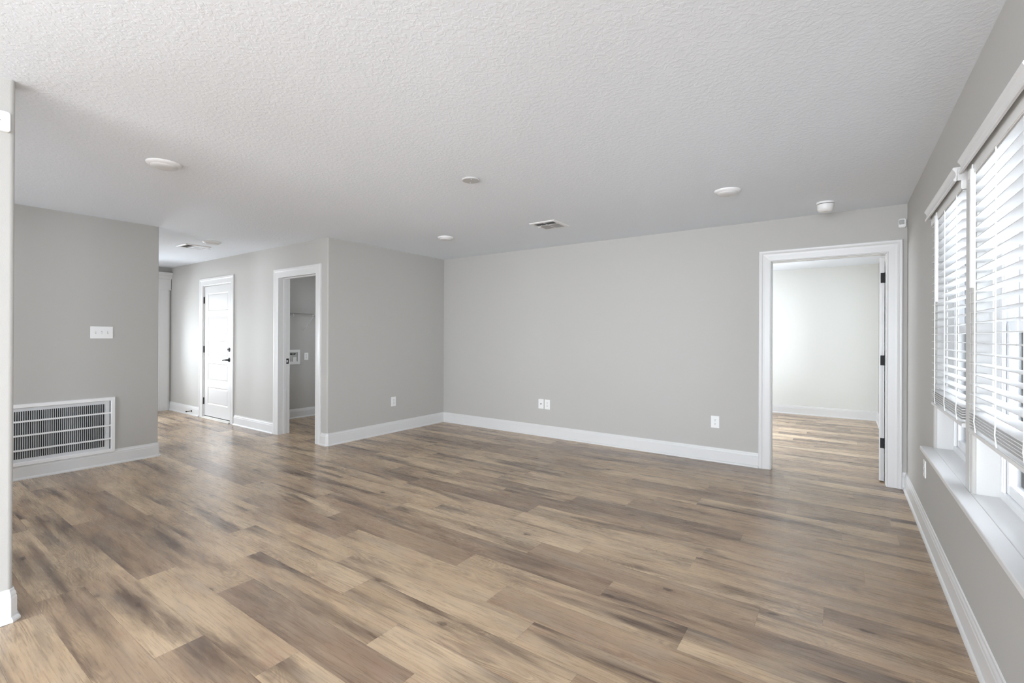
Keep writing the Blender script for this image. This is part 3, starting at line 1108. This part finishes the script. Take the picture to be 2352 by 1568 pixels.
m.box(XV + 0.001, XV + 0.009, iy0, iy0 + 0.03, iz0, iz1).box(XV + 0.001, XV + 0.009, iy1 - 0.042, iy1 - 0.008, iz0, iz1)
m.box(XV + 0.001, XV + 0.009, iy0 + 0.03, iy1 - 0.042, iz1 - 0.030, iz1).box(XV + 0.001, XV + 0.009, iy0 + 0.03, iy1 - 0.042, iz0, iz0 + 0.028)
m.build('filter_rim', M['filter_edge'], k)
m = MB()
m.box(XV + 0.0004, XV + 0.001, iy0, iy1, iz0, iz1)
m.build('backing', M['dark'], k)
m = MB()       # vertical pleats
py = iy0 + 0.03
while py < iy1 - 0.045:
    m.prism([(XV + 0.0012, py), (XV + 0.010, py + 0.0028), (XV + 0.010, py + 0.0056), (XV + 0.0012, py + 0.0084)], iz0 + 0.028, iz1 - 0.030)
    py += 0.0142
m.build('filter_media', M['filter'], k)


# ------------------------------------------------------------------ ceiling fixtures
def disc_light(cx, cy, rad, label, drop=0.034):
    k = empty('ceiling_light', (cx, cy, H), label, 'ceiling light', 'round white flush ceiling lights')
    m = MB()
    m.lathe(cx, cy, [(rad * 0.5, H - 0.0002), (rad, H - 0.0002), (rad * 1.0, H - 0.004), (rad * 0.95, H - 0.011), (rad * 0.86, H - 0.017), (rad * 0.80, H - 0.0195), (rad * 0.78, H - 0.018), (rad * 0.5, H - 0.012)])
    m.build('trim_ring', M['white_metal'], k, smooth=40)
    m = MB()
    m.lathe(cx, cy, [(rad * 0.79, H - 0.017), (rad * 0.77, H - 0.023), (rad * 0.66, H - 0.030), (rad * 0.45, H - drop), (rad * 0.2, H - drop - 0.0015), (0.001, H - drop - 0.002)])
    m.build('diffuser', M['dome'], k, smooth=60)
    return k


disc_light(-3.727, 1.246, 0.1, 'round flush ceiling light nearest the left wall end, above the grille area')
disc_light(-3.79, 4.052, 0.092, 'round flush ceiling light near the corner of side wall and back wall')
disc_light(-0.744, 3.992, 0.097, 'round flush ceiling light left of the smoke detector')
disc_light(-6.390, 2.640, 0.1, 'round flush ceiling light in the hall beside the hall vent')

k = empty('blank_cover', (-2.236, 2.655, H), 'small flat round ceiling cover plate with two screws in mid ceiling', 'cover plate')
m = MB()
m.lathe(-2.236, 2.655, [(0.03, H - 0.0002), (0.064, H - 0.0002), (0.064, H - 0.006), (0.060, H - 0.010), (0.001, H - 0.0105)])
m.build('plate', M['plastic_grey'], k, smooth=35)
for sx, sy in ((0.028, -0.028), (-0.028, 0.028)):
    m = MB()
    m.lathe(-2.236 + sx, 2.655 + sy, [(0.0035, H - 0.010), (0.0035, H - 0.012), (0.0005, H - 0.0125)], 10)
    m.build('screw', M['plastic'], k)

k = empty('smoke_detector', (-0.1225, 4.80, H), 'white smoke detector hanging from the ceiling in front of the bedroom doorway', 'smoke detector')
cx, cy = -0.1225, 4.800
m = MB()
m.lathe(cx, cy, [(0.03, H - 0.0002), (0.066, H - 0.0002), (0.067, H - 0.010), (0.064, H - 0.016), (0.03, H - 0.016)])
m.build('base', M['plastic'], k, smooth=35)
m = MB()
m.lathe(cx, cy, [(0.055, H - 0.014), (0.055, H - 0.020)])
m.build('gap', M['dark'], k)
m = MB()
m.lathe(cx, cy, [(0.03, H - 0.020), (0.061, H - 0.020), (0.060, H - 0.050), (0.056, H - 0.066), (0.047, H - 0.076), (0.034, H - 0.081), (0.030, H - 0.079), (0.001, H - 0.079)])
m.build('body', M['plastic'], k, smooth=40)


def register(cx, cy, hw, hh, label, rot=False, light_left=False):
    k = empty('ceiling_vent', (cx, cy, H), label, 'ceiling vent', 'white ceiling air registers')
    m = MB()
    bw = 0.036
    z1, z0 = H - 0.0003, H - 0.010

    def rct(i, z):
        return [(cx - hw + i, cy - hh + i, z), (cx + hw - i, cy - hh + i, z), (cx + hw - i, cy + hh - i, z), (cx - hw + i, cy + hh - i, z)]
    m.loft([rct(0, z1), rct(0.002, H - 0.005), rct(0.012, z0), rct(bw, z0), rct(bw, z1)], caps=False)
    m.build('frame', M['white_metal'], k)
    m = MB()
    m.box(cx - hw + bw, cx + hw - bw, cy - hh + bw, cy + hh - bw, H - 0.0012, H - 0.0004)
    m.build('duct_opening', M['void'], k)
    m = MB()
    m.box(cx - 0.003, cx + 0.003, cy - hh + bw, cy + hh - bw, z0, H - 0.0012)
    m.box(cx - hw + bw, cx + hw - bw, cy - 0.035, cy - 0.029, z0, H - 0.0012)
    m.build('divider', M['white_metal'], k)
    m = MB()
    y_ = cy - hh + bw + 0.006
    while y_ < cy + hh - bw - 0.004:
        tilt = -0.005 if y_ < cy - 0.03 else 0.005
        for xa, xb in ((cx - hw + bw, cx - 0.004), (cx + 0.004, cx + hw - bw)):
            v = [(xa, y_ + tilt, H - 0.0095), (xb, y_ + tilt, H - 0.0095), (xb, y_ - tilt, H - 0.0015), (xa, y_ - tilt, H - 0.0015)]
            w_ = [(a, b + 0.0008, c) for a, b, c in v]
            m.loft([v, w_])
        y_ += 0.0125
    m.build('louvers', M['louver'], k)
    return k


v1 = register(-2.470, 4.186, 0.150, 0.160, 'square white ceiling vent with dark louvers and a damper lever in the living room')
m = MB()
m.tube([(-2.53, 4.13, H - 0.008), (-2.535, 4.115, H - 0.028), (-2.55, 4.10, H - 0.040)], 0.003, 8)
m.build('damper_lever', M['white_metal'], v1, smooth=True)
v2 = register(-6.905, 2.640, 0.145, 0.150, 'square white ceiling vent in the hall beside the hall ceiling light')
m = MB()
m.tube([(-6.78, 2.77, H - 0.008), (-6.775, 2.785, H - 0.035)], 0.003, 8)
m.build('damper_lever', M['white_metal'], v2, smooth=True)

# ------------------------------------------------------------------ laundry fittings
k = empty('wire_shelf', (LX + 0.15, 4.1, 1.625), 'wire shelf with diagonal brace on the dark laundry wall', 'wire shelf')
m = MB()
for x_, z_, rad in ((LX + 0.006, 1.625, 0.004), (LX + 0.15, 1.621, 0.003), (LX + 0.305, 1.625, 0.0045), (LX + 0.312, 1.582, 0.0045)):
    m.tube([(x_, YD2 + 0.05, z_), (x_, LY - 0.01, z_)], rad, 8)
y_ = YD2 + 0.06
while y_ < LY - 0.02:
    m.tube([(LX + 0.004, y_, 1.628), (LX + 0.305, y_, 1.628), (LX + 0.312, y_, 1.582)], 0.0016, 4)
    y_ += 0.026
m.build('shelf_deck', M['wire'], k)
m = MB()
m.tube([(LX + 0.003, 4.223, 1.375), (LX + 0.300, 4.223, 1.618)], 0.006, 8)
m.build('brace', M['white_metal'], k, smooth=True)
for yc in (4.041, 4.372):
    m = MB()
    m.box(LX + 0.0005, LX + 0.014, yc - 0.008, yc + 0.008, 1.585, 1.640, 0.002)
    m.build('wall_clip', M['plastic'], k)

k = empty('washer_box', (LX, 4.03, 0.95), 'white washer valve box recessed in the laundry wall', 'valve box')
m = MB()
BY0, BY1, BZ0, BZ1 = 3.885, 4.152, 0.838, 1.066
for a, b, c, d in ((BY0, BY1, BZ0, BZ0 + 0.045), (BY0, BY1, BZ1 - 0.040, BZ1), (BY0, BY0 + 0.036, BZ0 + 0.045, BZ1 - 0.040), (BY1 - 0.036, BY1, BZ0 + 0.045, BZ1 - 0.040)):
    m.box(LX + 0.0005, LX + 0.012, a, b, c, d)
m.build('frame', M['plastic'], k)
m = MB()
m.box(LX + 0.0003, LX + 0.002, BY0 + 0.03, BY1 - 0.03, BZ0 + 0.04, BZ1 - 0.035)
m.build('back_panel', M['plastic_grey'], k)
m = MB()
m.box(LX + 0.002, LX + 0.010, BY1 - 0.115, BY1 - 0.055, BZ0 + 0.045, BZ0 + 0.115)
m.build('drain_cover', M['plastic'], k)
for yv in (4.005, 4.058):
    m = MB()
    m.tube([(LX + 0.002, yv, 1.000), (LX + 0.030, yv, 1.000)], 0.009, 10)
    m.tube([(LX + 0.026, yv - 0.016, 1.004), (LX + 0.026, yv + 0.016, 1.004)], 0.006, 8)
    m.build('valve', M['black'], k, smooth=35)

# ------------------------------------------------------------------ outdoors, seen between the slats
m = MB()
m.box(XO + 0.02, 14, -16, 16, -0.35, -0.12)
m.box(-13, XF - 0.14, -6, 12, -0.35, -0.12)
m.box(-9, XO + 0.02, -16, YREAR - 0.14, -0.35, -0.12)
struct(m.build('ground', M['patio']), 'pale ground outside the windows')
k = empty('fence', (3.4, 4.5, -0.12), 'grey board fence outside the windows, seen between the blind slats', 'fence')
m = MB()
y_ = 0.2
while y_ < 14:
    m.box(3.4, 3.42, y_, y_ + 0.135, -0.1, 1.72)
    y_ += 0.142
m.build('boards', M['fence'], k)
for y_ in (0.4, 1.7, 4.1, 6.5, 8.9, 11.3, 13.6):
    m = MB()
    m.box(3.31, 3.40, y_, y_ + 0.09, -0.12, 1.62)
    m.build('post', M['fence'], k)
m = MB()
m.box(3.36, 3.40, 0.2, 14, 0.2, 0.29).box(3.36, 3.40, 0.2, 14, 1.3, 1.39)
m.build('rail', M['fence'], k)
random.seed(3)
for i, y_ in enumerate((6.2, 8.6, 11.0)):
    m = MB()
    bmesh.ops.create_icosphere(m.bm, subdivisions=4, radius=1.0)
    for v in m.bm.verts:
        n_ = v.co.copy()
        s = 1 + 0.10 * math.sin(n_.x * 9 + i) * math.sin(n_.y * 11 + 2 * i) + 0.07 * math.sin(n_.z * 17 + i) + random.uniform(-0.05, 0.05)
        v.co = Vector((n_.x * 0.5 * s + 2.5, n_.y * 0.95 * s + y_, n_.z * 0.75 * s + 0.6))
    o = m.build('shrub', M['hedge'])
    tag(o, 'dark green shrub outside in front of the board fence', 'shrub', 'shrubs along the outside fence')
